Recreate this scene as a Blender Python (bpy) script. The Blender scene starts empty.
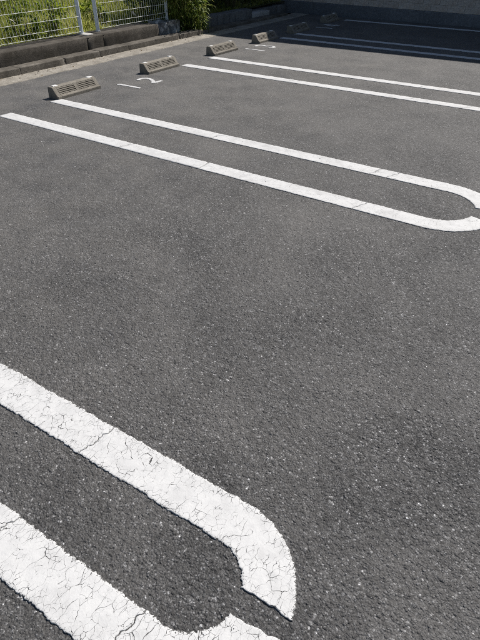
import bpy, math, random
import numpy as np
from mathutils import Vector, Matrix

random.seed(7)
RNG = np.random.default_rng(11)
S = bpy.context.scene
COL = S.collection

# ------------------------------------------------------------------ camera
F_PX, PIT, ROLL, YAW = 492.99, 0.66470, 0.00413, -0.57393
CAM = (-1.61666, -0.52370, 1.38646)
fw = Vector((math.sin(YAW) * math.cos(PIT), math.cos(YAW) * math.cos(PIT), -math.sin(PIT)))
r0 = Vector((math.cos(YAW), -math.sin(YAW), 0))
u0 = r0.cross(fw)
rr = r0 * math.cos(ROLL) + u0 * math.sin(ROLL)
uu = -r0 * math.sin(ROLL) + u0 * math.cos(ROLL)
cd = bpy.data.cameras.new('camera')
cd.sensor_width = 36.0
cd.sensor_fit = 'AUTO'
cd.lens = F_PX / 640.0 * 36.0
cd.clip_start = 0.05
cd.clip_end = 2000.0
cam = bpy.data.objects.new('camera', cd)
COL.objects.link(cam)
M3 = Matrix((rr, uu, -fw)).transposed()
cam.matrix_world = Matrix.Translation(CAM) @ M3.to_4x4()
S.camera = cam

# ------------------------------------------------------------------ sky, sun, exposure
SUN = Vector((0.17, 0.82, 1.0)).normalized()          # towards the sun
w = bpy.data.worlds.new('World')
S.world = w
w.use_nodes = True
wn = w.node_tree
wn.nodes.clear()
sky = wn.nodes.new('ShaderNodeTexSky')
sky.sky_type = 'NISHITA'
sky.sun_disc = False
sky.sun_elevation = math.asin(SUN.z)
sky.sun_rotation = math.atan2(SUN.x, SUN.y)
sky.air_density = 1.0
sky.dust_density = 0.6
bg = wn.nodes.new('ShaderNodeBackground')
bg.inputs['Strength'].default_value = 0.055
wo = wn.nodes.new('ShaderNodeOutputWorld')
wn.links.new(sky.outputs[0], bg.inputs[0])
wn.links.new(bg.outputs[0], wo.inputs[0])
sd = bpy.data.lights.new('sun', 'SUN')
sd.energy = 5.0
sd.angle = math.radians(0.5)
sd.color = (1.0, 0.955, 0.90)
sun = bpy.data.objects.new('sun', sd)
COL.objects.link(sun)
sun.location = SUN * 30
sun.rotation_euler = (-SUN).to_track_quat('-Z', 'Y').to_euler()
S.view_settings.view_transform = 'Standard'
S.view_settings.look = 'None'
S.view_settings.gamma = 1.0
S.view_settings.use_curve_mapping = False
S.view_settings.exposure = 0.12
S.cycles.use_denoising = False
S.cycles.pixel_filter_type = 'BLACKMAN_HARRIS'
S.cycles.filter_width = 1.05
S.cycles.max_bounces = 6
S.cycles.transparent_max_bounces = 6


# ------------------------------------------------------------------ helpers
def link(o, parent=None):
    COL.objects.link(o)
    if parent is not None:
        o.parent = parent
    return o


def tag(o, label=None, cat=None, group=None, kind=None):
    if label: o['label'] = label
    if cat: o['category'] = cat
    if group: o['group'] = group
    if kind: o['kind'] = kind
    return o


def empty(name, loc=(0, 0, 0), rz=0.0):
    o = bpy.data.objects.new(name, None)
    o.location = loc
    o.rotation_euler = (0, 0, rz)
    o.empty_display_size = 0.1
    return link(o)


def mesh_np(name, V, F, mat, parent=None, smooth=False, attrs=None):
    """V (n,3), F (m,k) with k fixed -> one mesh object"""
    V = np.asarray(V, np.float32); F = np.asarray(F, np.int32)
    me = bpy.data.meshes.new(name)
    m, k = F.shape
    me.vertices.add(len(V)); me.vertices.foreach_set('co', V.ravel())
    me.loops.add(m * k); me.loops.foreach_set('vertex_index', F.ravel())
    me.polygons.add(m); me.polygons.foreach_set('loop_start', np.arange(0, m * k, k, dtype=np.int32))
    me.polygons.foreach_set('loop_total', np.full(m, k, np.int32))
    if smooth:
        me.polygons.foreach_set('use_smooth', np.ones(m, bool))
    me.update(calc_edges=True)
    for an, av in (attrs or {}).items():
        a = me.attributes.new(an, 'FLOAT', 'POINT')
        a.data.foreach_set('value', np.asarray(av, np.float32))
    me.materials.append(mat)
    return link(bpy.data.objects.new(name, me), parent)


def mesh_py(name, V, F, mat, parent=None, smooth=False):
    me = bpy.data.meshes.new(name)
    me.from_pydata([tuple(v) for v in V], [], F)
    me.update()
    if smooth:
        for p in me.polygons: p.use_smooth = True
    me.materials.append(mat)
    return link(bpy.data.objects.new(name, me), parent)


def box_vf(x0, x1, y0, y1, z0, z1, b=0.0):
    """box with the four top edges and vertical edges chamfered by b"""
    if b <= 0:
        V = [(x0, y0, z0), (x1, y0, z0), (x1, y1, z0), (x0, y1, z0), (x0, y0, z1), (x1, y0, z1), (x1, y1, z1), (x0, y1, z1)]
        F = [(3, 2, 1, 0), (4, 5, 6, 7), (0, 1, 5, 4), (1, 2, 6, 5), (2, 3, 7, 6), (3, 0, 4, 7)]
        return V, F
    def ring(x0, x1, y0, y1, z, b):
        return [(x0 + b, y0, z), (x1 - b, y0, z), (x1, y0 + b, z), (x1, y1 - b, z), (x1 - b, y1, z), (x0 + b, y1, z), (x0, y1 - b, z), (x0, y0 + b, z)]
    V = ring(x0, x1, y0, y1, z0, b) + ring(x0, x1, y0, y1, z1 - b, b) + ring(x0 + b, x1 - b, y0 + b, y1 - b, z1, b * 0.4)
    F = [tuple(range(7, -1, -1))]
    for l in (0, 8):
        for i in range(8):
            j = (i + 1) % 8
            F.append((l + i, l + j, l + 8 + j, l + 8 + i))
    F.append(tuple(range(16, 24)))
    return V, F


def box(name, x0, x1, y0, y1, z0, z1, mat, parent=None, b=0.0):
    V, F = box_vf(x0, x1, y0, y1, z0, z1, b)
    return mesh_py(name, V, F, mat, parent)


def vnoise(x, y, seed=0):
    """smooth 2-D value noise, about -1..1"""
    xi = np.floor(x).astype(np.int64); yi = np.floor(y).astype(np.int64)
    fx = x - xi; fy = y - yi
    fx = fx * fx * (3 - 2 * fx); fy = fy * fy * (3 - 2 * fy)
    def h(a, b):
        n = (a * 374761393 + b * 668265263 + seed * 974711) & 0x7fffffff
        n = ((n ^ (n >> 13)) * 1274126177) & 0x7fffffff
        return ((n ^ (n >> 16)) & 0xffff) / 32767.5 - 1
    return (h(xi, yi) * (1 - fx) + h(xi + 1, yi) * fx) * (1 - fy) + (h(xi, yi + 1) * (1 - fx) + h(xi + 1, yi + 1) * fx) * fy


def fbm(x, y, seed=0, oct=4):
    s = 0; a = 0.5
    for i in range(oct):
        s = s + a * vnoise(x * 2 ** i, y * 2 ** i, seed + i * 17); a *= 0.5
    return s


def worley(x, y, cell, seed=0):
    """F1, F2 (in cells) and a random of the nearest cell"""
    gx = x / cell; gy = y / cell
    xi = np.floor(gx).astype(np.int64); yi = np.floor(gy).astype(np.int64)
    def h(a, b, s):
        n = (a * 374761393 + b * 668265263 + s * 974711) & 0x7fffffff
        n = ((n ^ (n >> 13)) * 1274126177) & 0x7fffffff
        return ((n ^ (n >> 16)) & 0xffff) / 65535.0
    d1 = np.full(x.shape, 9.0); d2 = np.full(x.shape, 9.0); rv = np.zeros(x.shape)
    for dx in (-1, 0, 1):
        for dy in (-1, 0, 1):
            cx = xi + dx; cy = yi + dy
            px = cx + h(cx, cy, seed); py = cy + h(cx, cy, seed + 1)
            d = np.hypot(px - gx, py - gy)
            new = d < d1
            d2 = np.where(new, d1, np.minimum(d2, d))
            rv = np.where(new, h(cx, cy, seed + 2), rv)
            d1 = np.where(new, d, d1)
    return d1, d2, rv


# ------------------------------------------------------------------ node helpers
class NT:
    def __init__(s, name):
        s.m = bpy.data.materials.new(name)
        s.m.use_nodes = True
        s.t = s.m.node_tree
        s.b = s.t.nodes['Principled BSDF']
        s.co = s.t.nodes.new('ShaderNodeTexCoord').outputs['Object']

    def n(s, typ, **kw):
        nd = s.t.nodes.new(typ)
        for k, v in kw.items():
            if k in nd.inputs.keys() if isinstance(k, str) else False:
                s.set(nd.inputs[k], v)
            else:
                setattr(nd, k, v)
        return nd

    def set(s, inp, v):
        if isinstance(v, bpy.types.NodeSocket): s.t.links.new(v, inp)
        elif v is not None:
            if inp.type == 'RGBA' and len(v) == 3: v = (*v, 1)
            inp.default_value = v

    def noise(s, scale, detail=4, rough=0.5, co=None, dist=0.0):
        nd = s.t.nodes.new('ShaderNodeTexNoise')
        nd.inputs['Scale'].default_value = scale; nd.inputs['Detail'].default_value = detail
        nd.inputs['Roughness'].default_value = rough; nd.inputs['Distortion'].default_value = dist
        s.set(nd.inputs['Vector'], co or s.co)
        return nd.outputs['Fac']

    def vor(s, scale, feature='F1', co=None, rnd=1.0):
        nd = s.t.nodes.new('ShaderNodeTexVoronoi')
        nd.feature = feature
        nd.inputs['Scale'].default_value = scale
        nd.inputs['Randomness'].default_value = rnd
        s.set(nd.inputs['Vector'], co or s.co)
        return nd

    def ramp(s, fac, stops, interp='LINEAR'):
        nd = s.t.nodes.new('ShaderNodeValToRGB')
        cr = nd.color_ramp; cr.interpolation = interp
        while len(cr.elements) < len(stops): cr.elements.new(0.5)
        for e, (p, c) in zip(cr.elements, stops):
            e.position = p
            e.color = (c, c, c, 1) if not hasattr(c, '__len__') else (*c, 1)
        s.set(nd.inputs[0], fac)
        return nd.outputs[0]

    def mix(s, fac, a, b, mode='MIX'):
        nd = s.t.nodes.new('ShaderNodeMix'); nd.data_type = 'RGBA'; nd.blend_type = mode
        s.set(nd.inputs[0], fac); s.set(nd.inputs[6], a); s.set(nd.inputs[7], b)
        return nd.outputs[2]

    def math(s, op, a, b=0.0, clamp=False):
        nd = s.t.nodes.new('ShaderNodeMath'); nd.operation = op; nd.use_clamp = clamp
        s.set(nd.inputs[0], a); s.set(nd.inputs[1], b)
        return nd.outputs[0]

    def mapr(s, v, a, b, c=0.0, d=1.0):
        nd = s.t.nodes.new('ShaderNodeMapRange'); nd.clamp = True
        for i, q in enumerate((v, a, b, c, d)): s.set(nd.inputs[i], q)
        return nd.outputs[0]

    def attr(s, name):
        nd = s.t.nodes.new('ShaderNodeAttribute'); nd.attribute_name = name
        return nd.outputs['Fac']

    def bump(s, h, dist, strength=1.0, nrm=None):
        nd = s.t.nodes.new('ShaderNodeBump')
        nd.inputs['Strength'].default_value = strength; nd.inputs['Distance'].default_value = dist
        s.set(nd.inputs['Height'], h)
        if nrm is not None: s.set(nd.inputs['Normal'], nrm)
        return nd.outputs[0]

    def warp(s, amt, scale):
        nd = s.t.nodes.new('ShaderNodeTexNoise'); nd.inputs['Scale'].default_value = scale
        s.set(nd.inputs['Vector'], s.co)
        v = s.t.nodes.new('ShaderNodeVectorMath'); v.operation = 'MULTIPLY_ADD'
        s.t.links.new(nd.outputs['Color'], v.inputs[0]); v.inputs[1].default_value = (amt,) * 3
        s.t.links.new(s.co, v.inputs[2])
        return v.outputs[0]

    def done(s, color=None, rough=None, normal=None, spec=None, metal=None):
        if color is not None: s.set(s.b.inputs['Base Color'], color)
        if rough is not None: s.set(s.b.inputs['Roughness'], rough)
        if normal is not None: s.set(s.b.inputs['Normal'], normal)
        if spec is not None: s.b.inputs['Specular IOR Level'].default_value = spec
        if metal is not None: s.b.inputs['Metallic'].default_value = metal
        return s.m


def mat_asphalt():
    t = NT('asphalt')
    v1 = t.vor(150.0)                                     # 6 mm stones
    v2 = t.vor(330.0)
    v3 = t.vor(62.0)
    v4 = t.vor(28.0)
    g1 = t.t.nodes.new('ShaderNodeSeparateColor'); t.t.links.new(v1.outputs['Color'], g1.inputs[0])
    g2 = t.t.nodes.new('ShaderNodeSeparateColor'); t.t.links.new(v2.outputs['Color'], g2.inputs[0])
    g3 = t.t.nodes.new('ShaderNodeSeparateColor'); t.t.links.new(v3.outputs['Color'], g3.inputs[0])
    g4 = t.t.nodes.new('ShaderNodeSeparateColor'); t.t.links.new(v4.outputs['Color'], g4.inputs[0])
    big = t.noise(0.9, 5, 0.6)
    mid = t.noise(6.0, 4, 0.6)
    base = t.ramp(big, [(0.28, (0.073, 0.073, 0.0745)), (0.50, (0.081, 0.081, 0.082)), (0.72, (0.094, 0.093, 0.093))])
    stone = t.ramp(g1.outputs[0], [(0.0, 0.38), (0.45, 0.76), (0.78, 1.10), (0.92, 1.5), (0.965, 2.4), (1.0, 4.0)])
    fine = t.ramp(g2.outputs[0], [(0.0, 0.55), (0.55, 0.92), (0.84, 1.4), (0.94, 2.4), (1.0, 4.2)])
    c = t.mix(1.0, base, stone, 'MULTIPLY')
    c = t.mix(0.85, c, fine, 'MULTIPLY')
    c = t.mix(1.0, c, t.ramp(g3.outputs[1], [(0.0, 0.72), (0.3, 0.90), (0.75, 1.06), (0.93, 1.25), (1.0, 1.5)]), 'MULTIPLY')
    c = t.mix(1.0, c, t.ramp(g4.outputs[1], [(0.0, 0.90), (0.6, 1.0), (1.0, 1.12)]), 'MULTIPLY')
    c = t.mix(0.3, c, t.ramp(mid, [(0.3, 0.72), (0.7, 1.28)]), 'MULTIPLY')
    # binder showing dark between stones
    gap = t.mapr(v1.outputs['Distance'], 0.38, 0.62)
    c = t.mix(t.math('MULTIPLY', gap, 0.65), c, (0.030, 0.029, 0.029))
    # tyre-worn dusty patches
    du = t.math('MULTIPLY', t.mapr(t.noise(1.6, 7, 0.62, dist=0.3), 0.36, 0.76), 0.70)
    c = t.mix(du, c, t.mix(0.55, c, (0.205, 0.198, 0.19)))
    # dustier towards the kerb, with the far asphalt's grazing-light brightness painted in
    sep = t.t.nodes.new('ShaderNodeSeparateXYZ'); t.t.links.new(t.co, sep.inputs[0])
    edge = t.math('ADD', t.math('ADD', t.math('MULTIPLY', t.mapr(sep.outputs[0], -1.7, -4.2), 0.55), t.math('MULTIPLY', t.mapr(sep.outputs[0], -3.5, -7.2), 0.45)), t.mapr(sep.outputs[0], -6.95, -7.24), True)
    dust_and_light = t.math('MULTIPLY', edge, t.mapr(t.noise(3.0, 6, 0.65), 0.22, 0.7), True)
    c = t.mix(t.math('MULTIPLY', dust_and_light, 0.50), c, (0.225, 0.210, 0.188))
    h = t.math('ADD', t.math('MULTIPLY', t.math('SUBTRACT', 0.75, v1.outputs['Distance']), t.math('ADD', 0.35, g1.outputs[1])), t.math('MULTIPLY', t.math('SUBTRACT', 0.6, v2.outputs['Distance']), 0.35))
    h = t.math('ADD', h, t.math('MULTIPLY', t.math('MULTIPLY', t.math('SUBTRACT', 0.7, v3.outputs['Distance']), g3.outputs[0]), 1.1))
    n = t.bump(h, 0.0035, 1.0)
    return t.done(c, t.ramp(g1.outputs[2], [(0, 0.55), (1, 0.9)]), n, 0.45)


def mat_paint(name, crack, wear, dirt=0.0):
    """thick white road paint: crazing, thin worn rims, specks of lost paint"""
    t = NT(name)
    def squash(v, k):
        mp = t.t.nodes.new('ShaderNodeMapping'); mp.inputs['Scale'].default_value = k
        t.t.links.new(v, mp.inputs[0]); return mp.outputs[0]
    ed = t.attr('edge')
    e1 = t.vor(15.0, 'DISTANCE_TO_EDGE', squash(t.warp(0.022, 30.0), (1.35, 0.8, 1))).outputs['Distance']
    e2 = t.vor(42.0, 'DISTANCE_TO_EDGE', squash(t.warp(0.016, 60.0), (1.35, 0.85, 1))).outputs['Distance']
    k1 = t.math('MULTIPLY', t.mapr(t.noise(15.0, 3, 0.6), 0.47, 0.72), 0.034 * crack)
    k2 = t.math('MULTIPLY', t.mapr(t.noise(22.0, 3, 0.6, dist=0.4), 0.47, 0.74), 0.060 * crack)
    rim = t.mapr(ed, 0.040, 0.0)
    k2 = t.math('ADD', k2, t.math('MULTIPLY', rim, 0.018 * crack))
    c1 = t.math('SUBTRACT', 1.0, t.math('DIVIDE', e1, t.math('ADD', k1, 0.0001), True))
    c2 = t.math('SUBTRACT', 1.0, t.math('DIVIDE', e2, t.math('ADD', k2, 0.0001), True))
    cr = t.math('MAXIMUM', t.mapr(c1, 0.0, 0.6), t.mapr(c2, 0.0, 0.7), True)
    # worn specks, denser at the rim
    sp = t.noise(260.0, 3, 0.7)
    th = t.math('SUBTRACT', 0.80 - 0.03 * wear, t.math('MULTIPLY', t.mapr(ed, 0.016, 0.0), 0.24 * wear))
    worn = t.mapr(t.math('SUBTRACT', sp, th), 0.0, 0.05)
    lost = t.math('MAXIMUM', cr, worn, True)
    grime = t.noise(14.0, 6, 0.65)
    white = t.ramp(grime, [(0.28, (0.54, 0.54, 0.535)), (0.5, (0.63, 0.63, 0.625)), (0.75, (0.67, 0.67, 0.66))])
    white = t.mix(t.mapr(t.noise(420.0, 2, 0.5), 0.50, 0.75), white, t.mix(0.35, white, (0.5, 0.49, 0.48)))
    if dirt:
        white = t.mix(t.math('MULTIPLY', t.mapr(t.noise(7.0, 7, 0.7, dist=0.5), 0.46, 0.72), dirt), white, (0.33, 0.325, 0.32))
    c = t.mix(lost, white, (0.075, 0.073, 0.071))
    h = t.math('ADD', t.math('MULTIPLY', t.math('SUBTRACT', 1.0, lost), 1.0), t.math('MULTIPLY', t.noise(170.0, 3, 0.6), 0.55))
    n = t.bump(h, 0.0016, 0.8)
    return t.done(c, 0.72, n, 0.3)


def mat_concrete(name, dark, light, scale=1.0, moss=0.0, bump=0.003, mosscol=(0.035, 0.035, 0.018), spots=None):
    t = NT(name)
    big = t.noise(2.2 * scale, 6, 0.65)
    fine = t.noise(55 * scale, 4, 0.7)
    c = t.mix(t.mapr(big, 0.32, 0.68), dark, light)
    c = t.mix(0.75, c, t.ramp(fine, [(0.28, 0.5), (0.5, 1.0), (0.74, 1.6)]), 'MULTIPLY')
    c = t.mix(0.6, c, t.ramp(t.noise(19 * scale, 5, 0.75), [(0.32, 0.55), (0.5, 1.0), (0.68, 1.5)]), 'MULTIPLY')
    if moss:
        c = t.mix(t.math('MULTIPLY', t.mapr(t.noise(5.0 * scale, 7, 0.7), 0.42, 0.62), moss), c, mosscol)
    if spots:
        c = t.mix(t.mapr(t.noise(7.0 * scale, 3, 0.5, dist=0.6), 0.50, 0.56), c, spots)
    oi = t.t.nodes.new('ShaderNodeObjectInfo')
    c = t.mix(1.0, c, t.ramp(oi.outputs['Random'], [(0, 0.90), (1, 1.10)]), 'MULTIPLY')
    n = t.bump(t.math('ADD', fine, t.math('MULTIPLY', t.noise(180 * scale, 2), 0.4)), bump, 0.9)
    return t.done(c, 0.9, n, 0.25)


def mat_leaf(name, cols, translucent=0.35):
    t = NT(name)
    c = t.ramp(t.attr('rnd'), [(i / max(1, len(cols) - 1), q) for i, q in enumerate(cols)])
    t.done(c, 0.55, None, 0.35)
    tr = t.t.nodes.new('ShaderNodeBsdfTranslucent'); t.t.links.new(c, tr.inputs[0])
    mx = t.t.nodes.new('ShaderNodeMixShader'); mx.inputs[0].default_value = translucent
    t.t.links.new(t.b.outputs[0], mx.inputs[1]); t.t.links.new(tr.outputs[0], mx.inputs[2])
    t.t.links.new(mx.outputs[0], t.t.nodes['Material Output'].inputs[0])
    return t.m


def mat_plain(name, col, rough=0.6, var=0.25, scale=20.0, bump=0.0008, metal=0.0, spec=0.4):
    t = NT(name)
    f = t.noise(scale, 5, 0.6)
    c = t.mix(1.0, col, t.ramp(f, [(0.25, 1 - var), (0.75, 1 + var)]), 'MULTIPLY')
    return t.done(c, rough, t.bump(t.noise(scale * 8, 3), bump, 0.6), spec, metal)


M_ASPH = mat_asphalt()
M_PAINT_OLD = mat_paint('cracked_paint', 0.52, 1.0)
M_PAINT = mat_paint('white_paint', 0.26, 1.15, 0.45)
M_GUTTER = mat_concrete('gutter_concrete', (0.22, 0.20, 0.17), (0.40, 0.37, 0.32), 2.0, 0.25, 0.003, (0.10, 0.085, 0.06))
M_KERB = mat_concrete('kerb_concrete', (0.090, 0.081, 0.069), (0.19, 0.172, 0.147), 1.5, 0.4, 0.004, (0.05, 0.042, 0.03))
M_WALL = mat_concrete('wall_concrete', (0.058, 0.051, 0.043), (0.13, 0.116, 0.098), 1.5, 0.5, 0.005, (0.045, 0.038, 0.026))
M_MORTAR = mat_concrete('mortar', (0.45, 0.43, 0.40), (0.62, 0.60, 0.56), 6.0)
M_ENDSTONE = mat_concrete('weathered_stone', (0.16, 0.16, 0.16), (0.38, 0.37, 0.36), 2.0, 0.1, 0.008, (0.08, 0.08, 0.07), (0.66, 0.64, 0.61))
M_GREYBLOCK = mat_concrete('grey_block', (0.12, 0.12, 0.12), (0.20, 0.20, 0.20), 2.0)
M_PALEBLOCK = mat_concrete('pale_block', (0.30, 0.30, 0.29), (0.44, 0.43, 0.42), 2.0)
M_STOP = mat_concrete('wheel_stop_concrete', (0.17, 0.155, 0.13), (0.29, 0.265, 0.225), 2.5, 0.25, 0.0025, (0.09, 0.08, 0.06))
M_STOPDARK = mat_concrete('wheel_stop_recess', (0.07, 0.063, 0.054), (0.13, 0.12, 0.10), 5.0, 0.2, 0.0025)
M_REFLECT = mat_plain('reflector_white', (0.80, 0.79, 0.76), 0.3, 0.08)
M_POST = mat_plain('post_paint', (0.62, 0.68, 0.74), 0.35, 0.08, 30.0)
M_WIRE = mat_plain('wire_coating', (0.72, 0.73, 0.71), 0.4, 0.10, 40.0)
M_SOIL = mat_concrete('soil', (0.10, 0.10, 0.045), (0.20, 0.18, 0.09), 2.0, 0.6, 0.02, (0.10, 0.13, 0.03))
M_FIELD = mat_concrete('far_field', (0.05, 0.06, 0.025), (0.10, 0.10, 0.05), 0.3, 0.4, 0.02)
M_BASE = mat_concrete('wall_base_render', (0.15, 0.16, 0.18), (0.20, 0.21, 0.23), 1.0, 0.2, 0.002, (0.10, 0.10, 0.10))
M_BLOCK = mat_concrete('wall_block', (0.48, 0.43, 0.39), (0.66, 0.60, 0.55), 1.2, 0.35, 0.004, (0.34, 0.24, 0.17))
M_JOINT = mat_concrete('block_joint', (0.34, 0.32, 0.30), (0.42, 0.40, 0.38), 3.0)
M_PLASTER = mat_concrete('house_plaster', (0.50, 0.47, 0.42), (0.60, 0.57, 0.52), 1.0, 0.0, 0.002)
M_ROOF = mat_plain('roof_metal', (0.10, 0.10, 0.11), 0.5, 0.15)
M_FRAME = mat_plain('window_frame', (0.30, 0.29, 0.28), 0.4, 0.05)
M_GLASS = mat_plain('window_glass', (0.03, 0.035, 0.04), 0.08, 0.05, 2.0, 0.0)
M_GRASS = mat_leaf('grass_blade', [(0.11, 0.15, 0.025), (0.30, 0.34, 0.05), (0.46, 0.48, 0.10), (0.58, 0.56, 0.24), (0.68, 0.64, 0.44)], 0.55)
M_WEED = mat_leaf('weed_leaf', [(0.08, 0.13, 0.015), (0.20, 0.27, 0.03), (0.36, 0.42, 0.05)], 0.5)
M_BAMBOO = mat_leaf('bamboo_leaf', [(0.05, 0.09, 0.016), (0.13, 0.19, 0.03), (0.25, 0.30, 0.055), (0.42, 0.41, 0.14)], 0.5)
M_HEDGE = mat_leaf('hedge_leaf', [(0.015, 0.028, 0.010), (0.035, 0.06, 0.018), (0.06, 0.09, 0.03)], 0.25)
M_DRY = mat_leaf('dry_leaf', [(0.40, 0.36, 0.28), (0.62, 0.58, 0.50)], 0.2)
M_STEM = mat_plain('stem_bark', (0.10, 0.085, 0.045), 0.8, 0.3)


# ------------------------------------------------------------------ ground
def graded(lo, hi, f0, f1, fine, g_lo, g_hi, mx=3.0):
    """1-D samples: fine step in [f0,f1], growing outside up to lo/hi"""
    def run(start, end, g):
        out = []; st_ = fine; x = start; d = 1 if end > start else -1
        while (end - x) * d > st_ * 1.3:
            x += d * st_; out.append(x)
            st_ = min(st_ * (g if st_ < 0.014 else 1.15), mx)
        return out + [end]
    return np.array(run(f0, lo, g_lo)[::-1] + list(np.linspace(f0, f1, int((f1 - f0) / fine) + 1)) + run(f1, hi, g_hi))


def grid_mesh(name, xs, ys, zf, mat, smooth=True):
    X, Y = np.meshgrid(xs, ys)
    Z = zf(X, Y)
    V = np.stack([X, Y, Z], -1).reshape(-1, 3)
    nx, ny = len(xs), len(ys)
    i = np.arange(ny - 1)[:, None] * nx + np.arange(nx - 1)[None, :]
    F = np.stack([i, i + 1, i + nx + 1, i + nx], -1).reshape(-1, 4)
    return mesh_np(name, V, F, mat, smooth=smooth)


FX0, FX1, FY0, FY1 = -3.35, -0.90, -0.50, 1.15
STEP = 0.0033
GROW = 1.0042


def asphalt_z(X, Y):
    # stones stand proud of the binder by 2-3 mm; the relief fades out where the sheet gets coarse
    sp = STEP + (GROW - 1) * np.maximum(np.maximum(FX0 - X, 0), np.maximum(Y - FY1, 0)) + 0.15 * np.maximum(np.maximum(X - FX1, 0), np.maximum(FY0 - Y, 0))
    Z = np.full_like(X, -0.0015)
    m = sp < 0.0135
    x = X[m]; y = Y[m]; q = sp[m]
    small = np.clip((0.0070 - q) / 0.003, 0, 1); large = np.clip((0.0135 - q) / 0.005, 0, 1)
    d1, d2, rv = worley(x + 0.003 * vnoise(x * 120, y * 120, 5), y + 0.003 * vnoise(x * 120, y * 120, 6), 0.0080, 3)
    st = np.clip((d2 - d1) * 1.9, 0, 1) * (0.1 + 0.9 * rv ** 1.5)
    e1, e2, ru = worley(x, y, 0.0185, 9)
    st2 = np.clip((e2 - e1) * 1.6, 0, 1) * np.clip(ru - 0.45, 0, 1) * 1.8
    fb = fbm(x * 45, y * 45, 2, 3)
    h = 0.0027 * st * small + (0.0010 * (1 - small)) + (0.0023 * st2 + 0.0022 * fb + 0.0012 * fbm(x * 150, y * 150, 12, 2)) * large - 0.0033
    h = np.minimum(h, 0.0002 + 0.0006 * fb)
    Z[m] = h * large - 0.0015 * (1 - large)
    return Z


xs = graded(-7.26, 40.0, FX0, FX1, STEP, GROW, 1.15)
ys = graded(-40.0, 10.95, FY0, FY1, STEP, 1.15, GROW)
asph = grid_mesh('parking_asphalt', xs, ys, asphalt_z, M_ASPH)
tag(asph, 'dark grey coarse asphalt of the parking lot', kind='structure')

g = mesh_py('ground', [(-900, -900, -0.06), (900, -900, -0.06), (900, 900, -0.06), (-900, 900, -0.06)], [(0, 1, 2, 3)], M_FIELD)
tag(g, 'flat ground reaching to the horizon', kind='structure')


def terrain_z(X, Y):
    return 0.16 + 0.045 * np.clip(-8.2 - X, 0, 30) ** 1.05 + 0.05 * fbm(X * 0.8, Y * 0.8, 4, 4)


ter = grid_mesh('grassy_bank', np.linspace(-22, -8.02, 60), np.linspace(-6, 24, 90), terrain_z, M_SOIL)
tag(ter, 'earth bank rising behind the low concrete wall', kind='structure')

# gutter strip: pale concrete apron, lying on the asphalt against the kerb, its edge worn uneven
gy = np.linspace(-4.0, 10.9, 900)
ed = -7.238 + 0.022 * fbm(gy * 3, gy * 0, 3, 5) + 0.006 * vnoise(gy * 40, gy * 0, 8)
V = np.concatenate([np.stack([np.full_like(gy, -7.60), gy, np.full_like(gy, 0.006)], -1), np.stack([np.full_like(gy, -7.36), gy, np.full_like(gy, 0.0065)], -1),
                    np.stack([ed, gy, np.full_like(gy, 0.0045)], -1), np.stack([ed + 0.004, gy, np.full_like(gy, -0.006)], -1)])
n = len(gy); i = np.arange(n - 1)
F = np.concatenate([np.stack([k * n + i, (k + 1) * n + i, (k + 1) * n + i + 1, k * n + i + 1], -1) for k in range(3)])
gut = mesh_np('gutter', V, F, M_GUTTER)
tag(gut, 'pale concrete gutter strip along the foot of the kerb', kind='structure')


# ------------------------------------------------------------------ worn concrete blocks (kerb stones, wall blocks)
def worn_block(name, x0, x1, y0, y1, z0, z1, mat, parent, amp=0.004, seed=0, step=0.05, chips=(), edge=0.0035):
    """box whose edges are rounded and surface uneven: closed grid shell"""
    def cuts_(lo, hi):
        m = max(2, int((hi - lo) / step)); e = min(0.009, (hi - lo) * 0.2)
        return np.concatenate([[0], np.linspace(e, hi - lo - e, m), [hi - lo]]) / (hi - lo)
    cx_, cy_, cz_ = cuts_(x0, x1), cuts_(y0, y1), cuts_(z0, z1)
    nx, ny, nz = len(cx_) - 1, len(cy_) - 1, len(cz_) - 1
    idx = {}; V = []; F = []
    def vid(a, b, c):
        k = (a, b, c)
        if k not in idx:
            idx[k] = len(V)
            V.append((cx_[a], cy_[b], cz_[c]))
        return idx[k]
    for a in range(nx):
        for b in range(ny):
            F.append((vid(a, b, nz), vid(a + 1, b, nz), vid(a + 1, b + 1, nz), vid(a, b + 1, nz)))
    for b in range(ny):
        for c in range(nz):
            F.append((vid(nx, b, c), vid(nx, b + 1, c), vid(nx, b + 1, c + 1), vid(nx, b, c + 1)))
            F.append((vid(0, b + 1, c), vid(0, b, c), vid(0, b, c + 1), vid(0, b + 1, c + 1)))
    for a in range(nx):
        for c in range(nz):
            F.append((vid(a, 0, c), vid(a + 1, 0, c), vid(a + 1, 0, c + 1), vid(a, 0, c + 1)))
            F.append((vid(a + 1, ny, c), vid(a, ny, c), vid(a, ny, c + 1), vid(a + 1, ny, c + 1)))
    U = np.array(V)
    P = U * np.array([x1 - x0, y1 - y0, z1 - z0]) + np.array([x0, y0, z0])
    c = np.array([(x0 + x1) / 2, (y0 + y1) / 2, (z0 + z1) / 2])
    onx = (np.abs(U[:, 0] - 0.5) > 0.499).astype(int); ony = (np.abs(U[:, 1] - 0.5) > 0.499).astype(int); onz = (U[:, 2] > 0.999).astype(int)
    k = onx + ony + onz
    sgn = np.sign(P - c)
    pull = np.where(k >= 2, edge, 0.0)[:, None] * np.stack([onx, ony, onz], -1) * sgn
    P = P - pull
    no = amp * 2 * fbm(P[:, 1] * 6 + P[:, 2] * 5 + seed * 3.1, P[:, 0] * 9 + P[:, 2] * 7, seed, 3)
    P = P + np.stack([onx * sgn[:, 0], np.zeros(len(P)), onz], -1) * no[:, None]
    for (cx, cy, cz, r, d) in chips:
        dd = np.linalg.norm(P - np.array([cx, cy, cz]), axis=1)
        P -= np.stack([sgn[:, 0] * onx, 0 * dd, onz], -1) * (np.clip(1 - dd / r, 0, 1) * d)[:, None]
    return mesh_np(name, P, np.array(F), mat, parent)


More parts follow.
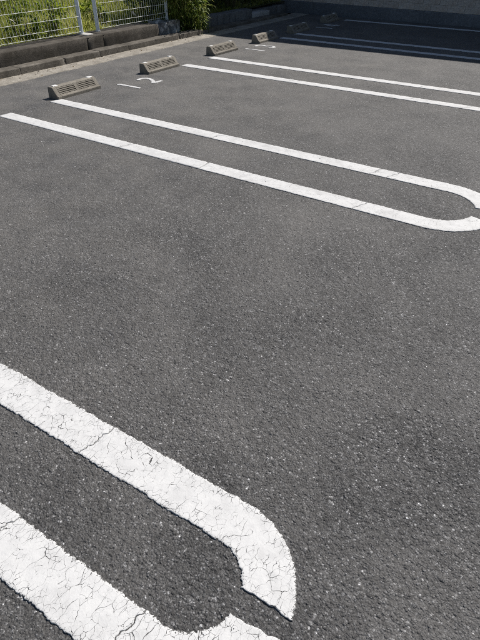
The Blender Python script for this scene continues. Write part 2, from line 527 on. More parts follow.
kerb = empty('kerb', (-7.61, 3.6, 0))
tag(kerb, 'low kerb of weathered brown concrete stones below the fence wall', kind='structure')
kerb.location = (0, 0, 0)
joints = [1.12, 1.74, 2.36, 2.98, 3.60, 4.32, 4.94, 5.52, 6.13, 6.74, 7.36, 7.98, 8.60, 9.22, 9.84, 10.46]
for i in range(len(joints) - 1):
    a, b = joints[i], joints[i + 1]
    top = 0.081 - 0.0045 * max(0.0, a - 5.0) - (0.012 if a > 7 else 0)
    worn_block('kerb_stone', -7.71 + 0.002, -7.52 + random.uniform(-.001, .001), a + 0.0008, b - 0.0008, -0.05, top + random.uniform(-.002, .002), M_KERB, kerb, 0.0018, 7, 0.045,
               chips=[(-7.52, b, top, 0.06, 0.012)] if i in (4, 8) else (), edge=0.0015)

# fence wall: cast sections with open joints
wall = empty('low_concrete_wall', (0, 0, 0))
tag(wall, 'low dark weathered concrete wall carrying the mesh fence beside the kerb', 'wall')
secs = [(1.0, 2.2), (2.2, 3.42), (3.42, 4.925), (4.925, 5.227), (5.227, 6.46)]
for i, (a, b) in enumerate(secs):
    worn_block('wall_block', -8.10, -7.71 + (0.004 if i == 3 else 0) + random.uniform(-.003, .003), a + 0.007, b - 0.007, -0.05, 0.237 + random.uniform(-.003, .004), M_WALL, wall, 0.002, 20, 0.05,
               chips=[(-7.71, a, 0.237, 0.09, 0.02)])
pad = worn_block('mortar_patch', -7.99, -7.80, 5.0, 5.13, 0.238, 0.249, M_MORTAR, wall, 0.004, 3, 0.02)

st = worn_block('broken_stone_block', -8.06, -7.80, 6.60, 7.12, -0.05, 0.238, M_ENDSTONE, None, 0.020, 41, 0.03, chips=[(-7.80, 6.60, 0.238, 0.12, 0.04), (-7.80, 7.1, 0.23, 0.1, 0.03), (-7.8, 6.87, .1, .1, .03)])
tag(st, 'broken grey stone block with white splotches at the end of the fence wall', 'stone block')

# shaded grey block wall further on
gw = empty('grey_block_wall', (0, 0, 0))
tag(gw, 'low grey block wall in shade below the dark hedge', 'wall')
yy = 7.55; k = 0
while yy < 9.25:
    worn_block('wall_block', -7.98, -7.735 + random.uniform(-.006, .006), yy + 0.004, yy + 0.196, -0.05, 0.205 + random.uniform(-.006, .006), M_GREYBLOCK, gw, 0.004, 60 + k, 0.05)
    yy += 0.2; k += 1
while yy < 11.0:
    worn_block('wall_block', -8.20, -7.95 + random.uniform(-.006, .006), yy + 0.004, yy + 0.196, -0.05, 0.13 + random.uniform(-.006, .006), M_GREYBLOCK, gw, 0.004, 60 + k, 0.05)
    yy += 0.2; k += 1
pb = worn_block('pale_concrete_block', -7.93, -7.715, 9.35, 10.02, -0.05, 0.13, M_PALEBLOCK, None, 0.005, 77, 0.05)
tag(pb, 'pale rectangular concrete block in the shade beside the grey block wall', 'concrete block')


# ------------------------------------------------------------------ painted lines
def j_line(x0, yc, side, a, theta, xc, end_deg):
    """centre line: straight from x0 to xc, then an arc of radius a round (xc, yc) down to end_deg; returns dense points"""
    P = []
    L = abs(xc - x0); nn = int(L / 0.004)
    for i in range(nn):
        x = x0 + (xc - x0) * i / nn
        P.append((x, yc + side * a))
    for i in range(201):
        t = math.radians(90 + (end_deg - 90) * i / 200)
        P.append((xc + a * math.cos(t), yc + side * a * math.sin(t)))
    P = np.array(P)
    P[:, 1] += np.tan(theta) * (P[:, 0] - 2.5)
    return P


def paint_piece(P, s, s0, s1, w, cut0, cut1, mat, parent, step, seed, rag, z=0.0020, gap=0.0, j0=0.0, j1=9.0):
    """one run of paint along centre line P (arc length s), with ragged edges and jagged slanting ends"""
    nv = max(6, int(w / step)) if step < 0.01 else 8
    nu = max(4, int((s1 - s0) / step))
    v = np.linspace(-1, 1, nv + 1)
    jag = lambda sj: 0.022 * fbm(v * 2.4 + round(sj, 2) * 37.3, v * 0 + 0.5, 5, 4)      # the two sides of a joint share one jagged course
    a0 = s0 + cut0 * v * w / 2 + jag(j0) * (1.0 if s0 > 0.02 else 0.15); a1 = s1 + cut1 * v * w / 2 + jag(j1) * (1.0 if gap else 0.4)
    u = np.linspace(0, 1, nu + 1)
    SS = a0[None, :] * (1 - u[:, None]) + a1[None, :] * u[:, None]
    VV = np.broadcast_to(v[None, :], SS.shape)
    T = np.gradient(P, axis=0); T /= np.linalg.norm(T, axis=1)[:, None]
    SC = np.clip(SS, s[0], s[-1]); ex = SS - SC
    cx = np.interp(SC, s, P[:, 0]); cy = np.interp(SC, s, P[:, 1])
    tx = np.interp(SC, s, T[:, 0]); ty = np.interp(SC, s, T[:, 1])
    sc = 1 / 0.02
    el = rag * (0.7 * fbm(SS * 12, SS * 0, seed + 1, 3) + 1.1 * fbm(SS * sc, SS * 0 + 3, seed + 2, 3) + 0.7 * vnoise(SS * 160, SS * 0, seed + 3) + 0.4 * vnoise(SS * 290, SS * 0, seed + 8))
    er = rag * (0.7 * fbm(SS * 12, SS * 0 + 9, seed + 4, 3) + 1.1 * fbm(SS * sc, SS * 0 + 7, seed + 5, 3) + 0.7 * vnoise(SS * 160, SS * 0 + 5, seed + 6) + 0.4 * vnoise(SS * 290, SS * 0 + 2, seed + 9))
    off = VV * w / 2 + np.where(VV > 0, el * VV ** 4, er * VV ** 4)
    X = cx - ty * off + tx * ex; Y = cy + tx * off + ty * ex
    d_end = np.minimum(SS - a0[None, :], a1[None, :] - SS)
    d_edge = (1 - np.abs(VV)) * w / 2
    dist = np.minimum(d_edge, np.maximum(d_end, 0) + 0.004)
    Z = z + 0.0009 * fbm(X * 45, Y * 45, 2, 3) - 0.0012 * np.clip(1 - dist / 0.006, 0, 1)
    n0, n1 = SS.shape
    Vt = np.stack([X, Y, Z], -1).reshape(-1, 3)
    i = np.arange(n0 - 1)[:, None] * n1 + np.arange(n1 - 1)[None, :]
    Ft = np.stack([i, i + n1, i + n1 + 1, i + 1], -1).reshape(-1, 4)
    # skirt
    idx = np.arange(n0 * n1).reshape(n0, n1)
    loop = np.concatenate([idx[0, :], idx[1:, -1], idx[-1, -2::-1], idx[-2:0:-1, 0]])
    Vs = Vt[loop].copy(); Vs[:, 2] = -0.004
    b = len(Vt) + np.arange(len(loop)); bn = np.roll(b, -1); ln = np.roll(loop, -1)
    Fs = np.stack([loop, ln, bn, b], -1)
    Vall = np.concatenate([Vt, Vs]); Fall = np.concatenate([Ft[:, ::-1] if (tx.mean() * 1 > 0 and False) else Ft, Fs])
    return mesh_np('paint_run', Vall, Fall, mat, parent, attrs={'edge': np.concatenate([dist.ravel(), np.zeros(len(loop))])})


def paint_line(P, w, cuts, mat, parent, step, seed, rag, gap=0.003, end_cut=0.0):
    s = np.concatenate([[0], np.cumsum(np.linalg.norm(np.diff(P, axis=0), axis=1))])
    cuts = sorted(cuts)
    bounds = [(s[0], 0.0)] + list(cuts) + [(s[-1], end_cut)]
    for i in range(len(bounds) - 1):
        (a, ca), (b, cb) = bounds[i], bounds[i + 1]
        g = gap / 2
        paint_piece(P, s, a + (g if i else 0), b - (g if i < len(bounds) - 2 else 0), w, ca, cb, mat, parent, step if (step > 0.01 or P[np.searchsorted(s, b - 0.01), 0] > -3.6) else 0.02, seed + i * 3, rag, gap=gap if i < len(bounds) - 2 else 0.0, j0=a, j1=b)


def s_at(P, x):
    """arc length on the straight part at world x"""
    return float(np.interp(x, P[:, 0][:np.argmax(P[:, 0]) + 1], np.concatenate([[0], np.cumsum(np.linalg.norm(np.diff(P, axis=0), axis=1))])[:np.argmax(P[:, 0]) + 1]))


W = 0.1472
GRP = 'white parking bay lines'
# (centre Y, half spacing, skew, arc centre x, end degrees upper/lower, cut positions as (x, slant))
LINES = [
    ('heavily crazed white U-shaped bay line, the one farthest from the shaded block wall', 0.002, 0.2024, 0.01596, -2.055, 16, 3, M_PAINT_OLD, 0.0030, 0.0036,
     [(-2.62, 0.2), (-3.3, 0.2), (-4.2, -0.2), (-5.3, 0.2)], [(-2.624, 0.3), (-2.125, 0.2), (-3.1, 0.2), (-4.0, -0.3), (-5.1, 0.1)]),
    ('white U-shaped bay line ending at the louvred wheel stop before the number 12', 2.6724, 0.3078, -0.00622, -2.17, 18, 15, M_PAINT, 0.008, 0.0032,
     [(-2.574, 0.4), (-2.706, 0.2), (-4.15, 0.3)], [(-2.58, 0.35), (-3.842, -0.1), (-4.646, 0.25)]),
    ('white U-shaped bay line between the painted numbers 12 and 13', 5.458, 0.3062, -0.00503, -2.17, 10, 10, M_PAINT, 0.015, 0.003,
     [(-3.2, 0.3)], [(-2.55, 0.6), (-3.15, 0.5), (-4.6, 0.2)]),
    ('white U-shaped bay line lying in shade between the numbers 13 and 14', 8.0802, 0.261, -0.00442, -2.1, 10, 10, M_PAINT, 0.02, 0.003, [(-3.6, 0.3)], [(-4.1, 0.2)]),
]
X0 = -6.2152
for k, (lab, yc, a, th, xc, eu, el_, mat, step, rag, cu, cl) in enumerate(LINES):
    root = empty('bay_line', (0, 0, 0))
    tag(root, lab, 'road marking', GRP)
    for side, ed_, cc in ((1, eu, cu), (-1, el_, cl)):
        P = j_line(X0 - (0.03 if k == 1 else 0.01), yc, side, a, th, xc, ed_)
        paint_line(P, W, [(s_at(P, x), sl) for x, sl in cc], mat, root, step, 100 + k * 40 + (side + 1) * 10, rag, 0.004, (0.33 if side > 0 else -0.2) if k == 0 else 0.0)
root = empty('bay_line', (0, 0, 0))
tag(root, 'single straight white line painted along the foot of the shaded block wall', 'road marking', GRP)
P = np.stack([np.linspace(X0, -1.8, 1100), np.full(1100, 10.519)], -1)
paint_line(P, W, [(1.9, 0.2)], M_PAINT, root, 0.02, 300, 0.003)


# ------------------------------------------------------------------ painted numbers: strokes drawn in a unit box, u to the reader's right (+Y), v up (-X)
def ribbon(name, pts, w, org, h, parent, mat, seed):
    """stroke along pts (u,v in metres) from org (x of the digit's foot, y of its left edge)"""
    P = np.array([(org[0] - v, org[1] + u) for u, v in pts])
    s = np.concatenate([[0], np.cumsum(np.linalg.norm(np.diff(P, axis=0), axis=1))])
    ss = np.linspace(0, s[-1], 60)
    P = np.stack([np.interp(ss, s, P[:, 0]), np.interp(ss, s, P[:, 1])], -1)
    o = paint_piece(P, ss, 0, ss[-1], w, 0, 0, mat, parent, 0.009, seed, 0.0015)
    o.name = name
    return o


def arc(cx, cy, rx, ry, a0, a1, n=14):
    return [(cx + rx * math.cos(math.radians(a0 + (a1 - a0) * i / n)), cy + ry * math.sin(math.radians(a0 + (a1 - a0) * i / n))) for i in range(n + 1)]


def digit(d, org, wd, h, parent, seed):
    t = 0.048
    if d == 1: ribbon('digit_one', [(wd / 2 - 0.025, h - 0.045), (wd / 2, h - 0.01), (wd / 2, 0)], t, org, h, parent, M_PAINT, seed)
    if d == 2: ribbon('digit_two', arc(wd / 2, h * 0.72, wd * 0.42, h * 0.25, 145, -20) + [(wd * 0.55, h * 0.28), (wd * 0.12, 0.03), (wd * 0.30, 0.018), (wd * 0.97, 0.018)], t, org, h, parent, M_PAINT, seed)
    if d == 3:
        ribbon('digit_three', arc(wd / 2, h * 0.75, wd * 0.38, h * 0.22, 155, -70) + arc(wd / 2, h * 0.27, wd * 0.44, h * 0.25, 75, -155), t, org, h, parent, M_PAINT, seed)
    if d == 4:
        ribbon('digit_four', [(wd * 0.98, h * 0.28), (wd * 0.02, h * 0.28), (wd * 0.62, h), (wd * 0.66, h * 0.93), (wd * 0.66, 0.0)], t, org, h, parent, M_PAINT, seed)


for num, lab, digs in (('12', 'sunlit white bay number 12 painted between the two sunlit louvred wheel stops', [(1, (-5.86, 3.83), 0.19, 0.345), (2, (-5.875, 4.175), 0.17, 0.30)]),
                       ('13', 'white bay number 13 painted in front of the half shaded wheel stop', [(1, (-5.845, 6.57), 0.19, 0.34), (3, (-5.865, 6.885), 0.19, 0.325)]),
                       ('14', 'white bay number 14 painted in deep shade near the block wall', [(1, (-5.945, 9.20), 0.19, 0.33), (4, (-5.97, 9.56), 0.22, 0.33)])):
    r = empty('bay_number', (0, 0, 0))
    tag(r, lab, 'number', 'painted bay numbers')
    for j, (d, org, wd, h) in enumerate(digs):
        digit(d, org, wd, h, r, 400 + int(num) * 5 + j)


# ------------------------------------------------------------------ wheel stops
def stop_profile():
    # x from the back (0) to the front (0.155)
    pts = [(0.0, 0.0), (0.003, 0.060), (0.008, 0.104), (0.016, 0.111), (0.066, 0.112), (0.078, 0.107), (0.090, 0.092), (0.118, 0.054), (0.136, 0.034), (0.153, 0.030), (0.157, 0.024), (0.157, 0.0)]
    return pts


def make_stop():
    L = 0.61
    root = empty('wheel_stop', (0, 0, 0))
    pr = stop_profile()
    # the sloping face runs between (0.084,0.100) and (0.132,0.038): left open inside the two grilles, closed by a recessed back
    def sweep(y0, y1, prof, bev):
        V = []; F = []
        ys_ = [(y0, bev), (y0 + bev, 0), (y1 - bev, 0), (y1, bev)]
        cx = 0.07; cz = 0.05
        for (y, b) in ys_:
            for (x, z) in prof:
                V.append((x + (cx - x) / 0.08 * b * 0.8, y, max(0, z - b * (z / 0.11))))
        n = len(prof)
        for k in range(3):
            for i in range(n):
                j = (i + 1) % n
                F.append((k * n + i, k * n + j, (k + 1) * n + j, (k + 1) * n + i))
        F.append(tuple(range(n - 1, -1, -1))); F.append(tuple(range(3 * n, 4 * n)))
        return V, F
    def prof_recess(dep):
        # same profile with the slope pushed in by dep
        q = []
        for (x, z) in pr:
            q.append((x, z))
        nx_, nz_ = 0.79, 0.61
        return [(0.0, 0.0), (0.003, 0.060), (0.008, 0.104), (0.016, 0.111), (0.066, 0.112), (0.078, 0.107), (0.0835, 0.101), (0.0835 - dep * nx_, 0.101 - dep * nz_ - 0.004), (0.127 - dep * nx_, 0.043 - dep * nz_), (0.1285, 0.0415), (0.136, 0.034), (0.153, 0.030), (0.157, 0.024), (0.157, 0.0)]
    segs = [(-L / 2, -L / 2 + 0.045, pr), (-0.022, 0.022, pr), (L / 2 - 0.045, L / 2, pr)]
    V = []; F = []
    def add(vf):
        o = len(V); V.extend(vf[0]); F.extend([tuple(i + o for i in f) for f in vf[1]])
    add(sweep(-L / 2, -L / 2 + 0.05, pr, 0.004)); add(sweep(-0.020, 0.020, pr, 0.0)); add(sweep(L / 2 - 0.05, L / 2, pr, 0.004))
    add(sweep(-L / 2 + 0.05, -0.020, prof_recess(0.011), 0.0)); add(sweep(0.020, L / 2 - 0.05, prof_recess(0.011), 0.0))
    body = mesh_py('body', V, F, M_STOP, root)
    # louvre bars across each grille
    slat_me = None
    for (ya, yb) in ((-L / 2 + 0.05, -0.020), (0.020, L / 2 - 0.05)):
        for q in range(4):
            t = (q + 0.5) / 4
            x = 0.0835 + (0.1285 - 0.0835) * t; z = 0.101 + (0.0415 - 0.101) * t
            if slat_me is None:
                hw = 0.0054
                ln = (yb - ya) / 2
                ax = (0.60, -0.79); nn = (0.79, 0.61)
                Vs = []
                for yv in (-ln, ln):
                    for (sa, sn) in ((-hw, 0.001), (hw, 0.001), (hw * 0.8, -0.0115), (-hw * 0.8, -0.0115)):
                        Vs.append((ax[0] * sa + nn[0] * sn, yv, ax[1] * sa + nn[1] * sn))
                Fs = [(0, 1, 5, 4), (1, 2, 6, 5), (2, 3, 7, 6), (3, 0, 4, 7), (3, 2, 1, 0), (4, 5, 6, 7)]
                o = mesh_py('louvre', Vs, Fs, M_STOP, root)
                slat_me = o.data
            else:
                o = link(bpy.data.objects.new('louvre', slat_me), root)
            o.location = (x, (ya + yb) / 2, z)
    # white reflector plates on the top near each end, and bolt sockets
    for yv in (-L / 2 + 0.062, L / 2 - 0.062):
        V1, F1 = box_vf(-0.021, 0.021, -0.030, 0.030, 0.0, 0.006, 0.002)
        o = mesh_py('reflector', V1, F1, M_REFLECT, root); o.location = (0.045, yv, 0.1115)
    return root, L


def copy_tree(o, parent=None):
    c = o.copy(); COL.objects.link(c); c.parent = parent
    for ch in list(o.children):
        copy_tree(ch, c)
    return c


stop0, SL = make_stop()
STOPS = [(3.375, 'sunlit louvred concrete wheel stop at the end of the bay line, before the number 12'),
         (4.808, 'sunlit louvred concrete wheel stop just past the number 12'),
         (6.226, 'sunlit concrete wheel stop before the number 13'),
         (7.46, 'concrete wheel stop past the number 13, half sunlit and half in shade'),
         (8.64, 'fully shaded dark wheel stop before the number 14'),
         (10.175, 'fully shaded dark wheel stop past the number 14, nearest the block wall')]
for i, (yv, lab) in enumerate(STOPS):
    o = stop0 if i == 0 else copy_tree(stop0)
    o.location = (-6.222 - 0.157 + random.uniform(-.008, .008) - (0.10 if i == 5 else 0), yv, -0.001)
    o.rotation_euler = (0, 0, random.uniform(-0.012, 0.012))
    tag(o, lab, 'wheel stop', 'wheel stops in pairs along the kerb')


# ------------------------------------------------------------------ mesh fence
def tube_vf(r, h, n=10):
    V = []; F = []
    for z in (0, h):
        for i in range(n):
            t = 2 * math.pi * i / n
            V.append((r * math.cos(t), r * math.sin(t), z))
    for i in range(n):
        j = (i + 1) % n
        F.append((i, j, n + j, n + i))
    F.append(tuple(range(n - 1, -1, -1))); F.append(tuple(range(n, 2 * n)))
    return V, F


ZW = 0.238
FH = 1.05
wire_v = None


def make_fence(label, ya, yb, posts):
    global wire_v
    root = empty('mesh_fence', (-7.953, ya, ZW))
    tag(root, label, 'fence', 'mesh fences on the low wall')
    for py in posts:
        V, F = tube_vf(0.029, FH + 0.06, 14)
        o = mesh_py('post', V, F, M_POST, root)
        o.location = (0, py - ya, 0)
        Vc, Fc = tube_vf(0.031, 0.02, 14)
        c = mesh_py('post_cap', Vc, Fc, M_POST, o); c.location = (0, 0, FH + 0.055)
        Vc, Fc = tube_vf(0.045, 0.008, 14)
        c = mesh_py('post_collar', Vc, Fc, M_MORTAR, o); c.location = (0, 0, -0.001)
    y0 = 0.06 if posts[0] == ya else 0.0
    ln = (yb - ya) - 0.09
    xw = 0.036
    hz = [0.042, 0.108, 0.226, 0.352, 0.50, 0.65, 0.80, 0.93, 1.0]
    Vh, Fh = tube_vf(0.0032, ln, 6)
    me = None
    for z in hz:
        if me is None:
            o = mesh_py('horizontal_wire', Vh, Fh, M_WIRE, root); me = o.data
        else:
            o = link(bpy.data.objects.new('horizontal_wire', me), root)
        o.rotation_euler = (-math.pi / 2, 0, 0)
        o.location = (xw + 0.005, 0.045, z)
    if wire_v is None:
        Vv, Fv = tube_vf(0.0022, 0.98, 6)
        o = mesh_py('vertical_wire', Vv, Fv, M_WIRE, root); wire_v = o.data
        COL.objects.unlink(o); bpy.data.objects.remove(o)
    y = 0.055
    while y < yb - ya - 0.05:
        o = link(bpy.data.objects.new('vertical_wire', wire_v), root)
        o.location = (xw, y, 0.03)
        y += 0.05
    return root


make_fence('wire mesh fence section before the paired posts, with sunny grass behind', 3.05, 5.05, (3.05, 5.05))
make_fence('wire mesh fence section running from the paired posts to the leafy bamboo shrub', 5.37, 6.95, (5.37, 6.95))


# ------------------------------------------------------------------ vegetation
def blades(pos, hgt, wid, lean, az, rnd, seg=3):
    """curved grass blades, vectorised"""
    n = len(pos)
    dx = np.cos(az); dy = np.sin(az)
    rows = []
    for k in range(seg + 1):
        t = k / seg
        out = lean * hgt * t * t
        z = hgt * (t - 0.35 * lean * t * t)
        wk = wid * (1 - t) ** 0.6 * 0.5 + 0.0004
        c = pos + np.stack([dx * out, dy * out, z], -1)
        side = np.stack([-dy, dx, 0 * dx], -1) * wk[:, None]
        rows += [c - side, c + side]
    V = np.stack(rows, 1).reshape(-1, 3)
    m = 2 * (seg + 1)
    b = (np.arange(n) * m)[:, None]
    F = np.concatenate([b + np.array([2 * k, 2 * k + 1, 2 * k + 3, 2 * k + 2]) for k in range(seg)], 0)
    return V, F, np.repeat(rnd, m)


def leaves(pos, dirv, ln, wd, rnd, droop=0.0, rng=RNG):
    """pointed leaves folded along the midrib: 2 quads each (base, widest, tip)"""
    n = len(pos)
    d = dirv / np.linalg.norm(dirv, axis=1)[:, None]
    up = rng.normal(size=(n, 3)) * 0.5 + np.array([0, 0, 1.0])
    sd_ = np.cross(d, up); sd_ /= np.linalg.norm(sd_, axis=1)[:, None] + 1e-9
    nr = np.cross(sd_, d)
    mid = pos + d * (ln * 0.45)[:, None]
    tip = pos + d * ln[:, None] - np.array([0, 0, 1.0]) * (droop * ln)[:, None]
    a = mid + sd_ * (wd / 2)[:, None] + nr * (wd * 0.12)[:, None]
    b = mid - sd_ * (wd / 2)[:, None] + nr * (wd * 0.12)[:, None]
    V = np.stack([pos, a, tip, b, mid], 1).reshape(-1, 3)
    q = (np.arange(n) * 5)[:, None]
    F = np.concatenate([q + np.array([0, 1, 4]), q + np.array([1, 2, 4]), q + np.array([2, 3, 4]), q + np.array([3, 0, 4])], 0)
    return V, F, np.repeat(rnd, 5)


# grass on the bank
N = 70000
gx = -8.13 - (RNG.random(N) ** 1.5) * 7.5
gy = 1.2 + RNG.random(N) * 10.3
clump = fbm(gx * 1.3, gy * 1.3, 31, 4)
keep = (clump + RNG.random(N) * 0.9 > 0.05)
gx = gx[keep]; gy = gy[keep]; clump = clump[keep]; N = len(gx)
hg = np.clip(0.14 + 0.20 * RNG.random(N) + 0.25 * clump, 0.06, 0.55)
hg *= np.clip((-8.10 - gx) / 0.5, 0.35, 1)
V, F, R_ = blades(np.stack([gx, gy, terrain_z(gx, gy) - 0.01], -1), hg, 0.006 + 0.009 * RNG.random(N), 0.25 + 0.9 * RNG.random(N), RNG.random(N) * 6.283,
                  np.clip(0.40 + 0.55 * fbm(gx * 0.9, gy * 0.9, 77, 3) + 0.20 * RNG.normal(size=N), 0, 1))
o = mesh_np('grass', V, F, M_GRASS, attrs={'rnd': R_})
tag(o, 'tall sunny grass growing on the bank behind the fence', 'grass', kind='stuff')


def stems_mesh(name, lines, mat, parent):
    V = []; F = []
    for (A, B, ra, rb) in lines:
        A = Vector(A); B = Vector(B); d = (B - A).normalized()
        s1 = d.cross(Vector((0.3, 0.9, 0.2))).normalized(); s2 = d.cross(s1)
        o = len(V)
        for (P_, r_) in ((A, ra), (B, rb)):
            for i in range(6):
                t = i * math.pi / 3
                V.append(P_ + s1 * (r_ * math.cos(t)) + s2 * (r_ * math.sin(t)))
        for i in range(6):
            j = (i + 1) % 6
            F.append((o + i, o + j, o + 6 + j, o + 6 + i))
        F.append(tuple(o + i for i in range(6, 12)))
    return mesh_py(name, V, F, mat, parent)


def shrub(name, label, cat, base, rx, ry, h, nl, ll, lw, mat, seed, group=None, nst=9, droop=0.3, down=0.0, low=0.1):
    rng = np.random.default_rng(seed)
    root = empty(name, base)
    tag(root, label, cat, group)
    lines = []; tips = []
    for i in range(nst):
        a = rng.random() * 6.283; q = rng.random() ** 0.6
        A = Vector((0.25 * rx * q * math.cos(a), 0.25 * ry * q * math.sin(a), -0.02))
        B = Vector((0.75 * rx * q * math.cos(a), 0.75 * ry * q * math.sin(a), h * (0.55 + 0.4 * rng.random())))
        C = A.lerp(B, 0.5) + Vector((rng.normal() * 0.03, rng.normal() * 0.03, 0))
        lines += [(A, C, 0.009, 0.007), (C, B, 0.007, 0.003)]
        for k in range(4):
            P0 = A.lerp(B, 0.3 + 0.7 * rng.random())
            D = Vector((rx * rng.normal() * 0.45, ry * rng.normal() * 0.45, h * 0.12 * rng.normal()))
            lines.append((P0, P0 + D, 0.004, 0.0015)); tips.append(P0 + D)
    stems_mesh('stem', lines, M_STEM, root)
    # clumped leaves through the volume
    nc = max(14, nl // 38)
    th = rng.random(nc) * 6.283; rad = rng.random(nc) ** 0.5; zz = low + (1 - low) * rng.random(nc) ** 0.85
    prof = np.sqrt(np.clip(1 - (2 * zz - 0.9) ** 2 * 0.75, 0.1, 1))
    cc = np.stack([rx * rad * prof * np.cos(th), ry * rad * prof * np.sin(th), h * zz], -1)
    ci = rng.integers(0, nc, nl)
    p = cc[ci] + rng.normal(size=(nl, 3)) * np.array([rx, ry, h]) * 0.13
    p[:, 2] = np.clip(p[:, 2], 0.02, None)
    dv = p * np.array([1.2, 1.2, 0.15]) / max(rx, ry) + rng.normal(size=(nl, 3)) * 0.7 + np.array([0, 0, 0.25 - down])
    rn = np.clip(0.45 + 0.28 * rng.normal(size=nc)[ci] + 0.22 * rng.normal(size=nl), 0, 1)
    V, F, R_ = leaves(p, dv, ll * (0.6 + 0.7 * rng.random(nl)), lw * (0.6 + 0.7 * rng.random(nl)), rn, droop * rng.random(nl), rng)
    mesh_np('foliage', V, F, mat, root, attrs={'rnd': R_})
    return root


shrub('bamboo_shrub', 'yellow-green bamboo-leaved shrub spilling over the kerb at the end of the fence', 'shrub', (-7.98, 7.36, 0.05), 0.46, 0.50, 1.2, 6800, 0.10, 0.024, M_BAMBOO, 5, None, 14, 0.5, 0.75, 0.03)
M_LAUREL = mat_leaf('laurel_leaf', [(0.04, 0.08, 0.015), (0.09, 0.15, 0.03), (0.17, 0.22, 0.05)], 0.4)
shrub('laurel_shrub', 'dense green broad-leaved shrub just behind the last fence post', 'shrub', (-8.50, 7.02, 0.15), 0.36, 0.36, 1.0, 2600, 0.06, 0.03, M_LAUREL, 33, None, 9, 0.2, 0.2, 0.02)
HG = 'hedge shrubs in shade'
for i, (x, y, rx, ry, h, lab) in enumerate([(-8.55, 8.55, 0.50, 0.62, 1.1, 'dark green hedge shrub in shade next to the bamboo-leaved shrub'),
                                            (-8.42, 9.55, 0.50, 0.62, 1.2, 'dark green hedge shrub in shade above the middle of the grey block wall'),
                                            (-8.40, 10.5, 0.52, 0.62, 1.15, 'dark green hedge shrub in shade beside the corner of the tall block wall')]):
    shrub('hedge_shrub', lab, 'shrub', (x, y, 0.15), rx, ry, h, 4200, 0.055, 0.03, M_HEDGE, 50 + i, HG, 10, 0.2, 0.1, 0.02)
WG = 'broad-leaved weeds behind the fence'
for i, (x, y, r_, h, lab) in enumerate([(-8.45, 4.45, 0.20, 0.34, 'bright yellow-green leafy weed behind the fence before the paired posts'),
                                        (-8.50, 5.02, 0.22, 0.44, 'leafy green weed directly behind the first of the paired posts'),
                                        (-8.62, 5.95, 0.22, 0.34, 'dark leafy weed behind the fence section after the paired posts'),
                                        (-9.70, 5.30, 0.35, 0.50, 'bushy weed standing back in the grass behind the paired posts')]):
    shrub('leafy_weed', lab, 'weed', (x, y, float(terrain_z(np.array([x]), np.array([y]))[0])), r_, r_, h, 420, 0.07, 0.03, M_WEED, 80 + i, WG, 6, 0.3, 0.1, 0.1)
# dry pale leaves caught in the grass
for i, (x, y, z, lab) in enumerate([(-8.25, 4.12, 0.50, 'pale dry leaf caught in the grass above the leafy weed'), (-8.2, 6.35, 0.40, 'pale dry leaf hanging by the fence near the last post')]):
    rng = np.random.default_rng(200 + i)
    V, F, R_ = leaves(np.array([[0, 0, 0.0]]), np.array([[0.2, 0.8, -0.45]]), np.array([0.12]), np.array([0.04]), np.array([0.8]), np.array([0.2]), rng)
    o = mesh_np('dry_leaf', V, F, M_DRY, attrs={'rnd': R_}); o.location = (x, y, z)
    tag(o, lab, 'leaf', 'dry leaves in the grass')


# ------------------------------------------------------------------ block wall and the house that shades the far bays
bw = empty('block_wall', (-9.3, 11.312, 0), -0.06)
tag(bw, 'grey-brown block wall on a dark rendered base at the shaded end of the lot', 'wall')
BL = 10.6
box('base', 0.0, BL, 0.0, 0.34, -0.05, 0.195, M_BASE, bw, 0.006)
box('core', 0.02, BL - 0.02, 0.0315, 0.30, 0.196, 1.21, M_JOINT, bw)
blk = {}
for r in range(9):
    x = 0.0 + (0.165 if r % 2 else 0.0)
    z = 0.199 + r * 0.112
    while x < BL - 0.3:
        if 0 not in blk:
            V, F = box_vf(0.003, 0.327, 0.0, 0.06, 0.002, 0.109, 0.003)
            o = mesh_py('block', V, F, M_BLOCK, bw); blk[0] = o.data
        else:
            o = link(bpy.data.objects.new('block', blk[0]), bw)
        o.location = (x, 0.026 + random.uniform(-.003, .003), z)
        x += 0.33
box('coping', -0.02, BL + 0.02, -0.01, 0.33, 1.212, 1.262, M_BASE, bw, 0.008)

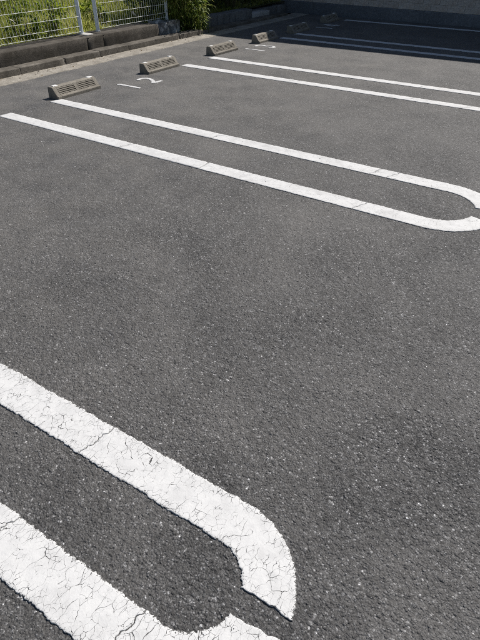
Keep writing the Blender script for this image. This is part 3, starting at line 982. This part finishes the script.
# the house behind it: only its shadow reaches the picture
ex0, ey0, ex1, ey1 = -13.0, 0, 8.0, 0
H = 5.0
dy = H * SUN.y / SUN.z; dx = H * SUN.x / SUN.z
EA = (-12.0, 7.20 + dy); EB = (9.0, 7.20 + dy + 0.042 * 16)
ang = math.atan2(EB[1] - EA[1], EB[0] - EA[0])
hs = empty('house', (EA[0], EA[1], 0), ang)
tag(hs, 'plastered house behind the block wall whose eave shades the far bays', 'house')
LH = math.hypot(EB[0] - EA[0], EB[1] - EA[1])
box('wall', 0.5, LH - 0.5, 0.75, 8.5, 0, H - 0.25, M_PLASTER, hs)
rf = mesh_py('roof', [(0, 0, H - 0.22), (LH, 0, H - 0.22), (LH, 9.2, H - 0.22), (0, 9.2, H - 0.22), (0, 0, H), (LH, 0, H), (LH, 9.2, H), (0, 9.2, H), (2.5, 4.6, H + 1.4), (LH - 2.5, 4.6, H + 1.4)],
             [(3, 2, 1, 0), (0, 1, 5, 4), (1, 2, 6, 5), (2, 3, 7, 6), (3, 0, 4, 7), (4, 5, 9, 8), (5, 6, 9), (6, 7, 8, 9), (7, 4, 8)], M_ROOF, hs)
x = 2.0
while x < LH - 3:
    f_ = box('window', x, x + 1.7, 0.69, 0.76, 2.5, 3.8, M_FRAME, hs, 0.01)
    for q in (0, 1):
        box('pane', x + 0.07 + q * 0.80, x + 0.83 + q * 0.80, 0.684, 0.70, 2.57, 3.73, M_GLASS, f_)
    x += 3.6


# ------------------------------------------------------------------ leaf scraps and grit gathered along the gutter
rng = np.random.default_rng(404)
n = 170
px = -7.50 + np.abs(rng.normal(size=n)) * 0.10; py = 2.9 + rng.random(n) * 5.4
pos = np.stack([px, py, np.full(n, 0.009) + 0.004 * rng.random(n)], -1)
az = rng.random(n) * 6.283
V, F, R_ = leaves(pos, np.stack([np.cos(az), np.sin(az), 0.10 * rng.normal(size=n)], -1), 0.012 + 0.03 * rng.random(n) ** 2, 0.006 + 0.010 * rng.random(n), rng.random(n) * 0.9, 0.1 * rng.random(n), rng)
M_LITTER = mat_leaf('litter_leaf', [(0.05, 0.035, 0.02), (0.16, 0.11, 0.055), (0.34, 0.27, 0.16)], 0.1)
o = mesh_np('leaf_litter', V, F, M_LITTER, attrs={'rnd': R_})
tag(o, 'tiny dry leaf scraps scattered along the gutter', 'leaf litter', kind='stuff')
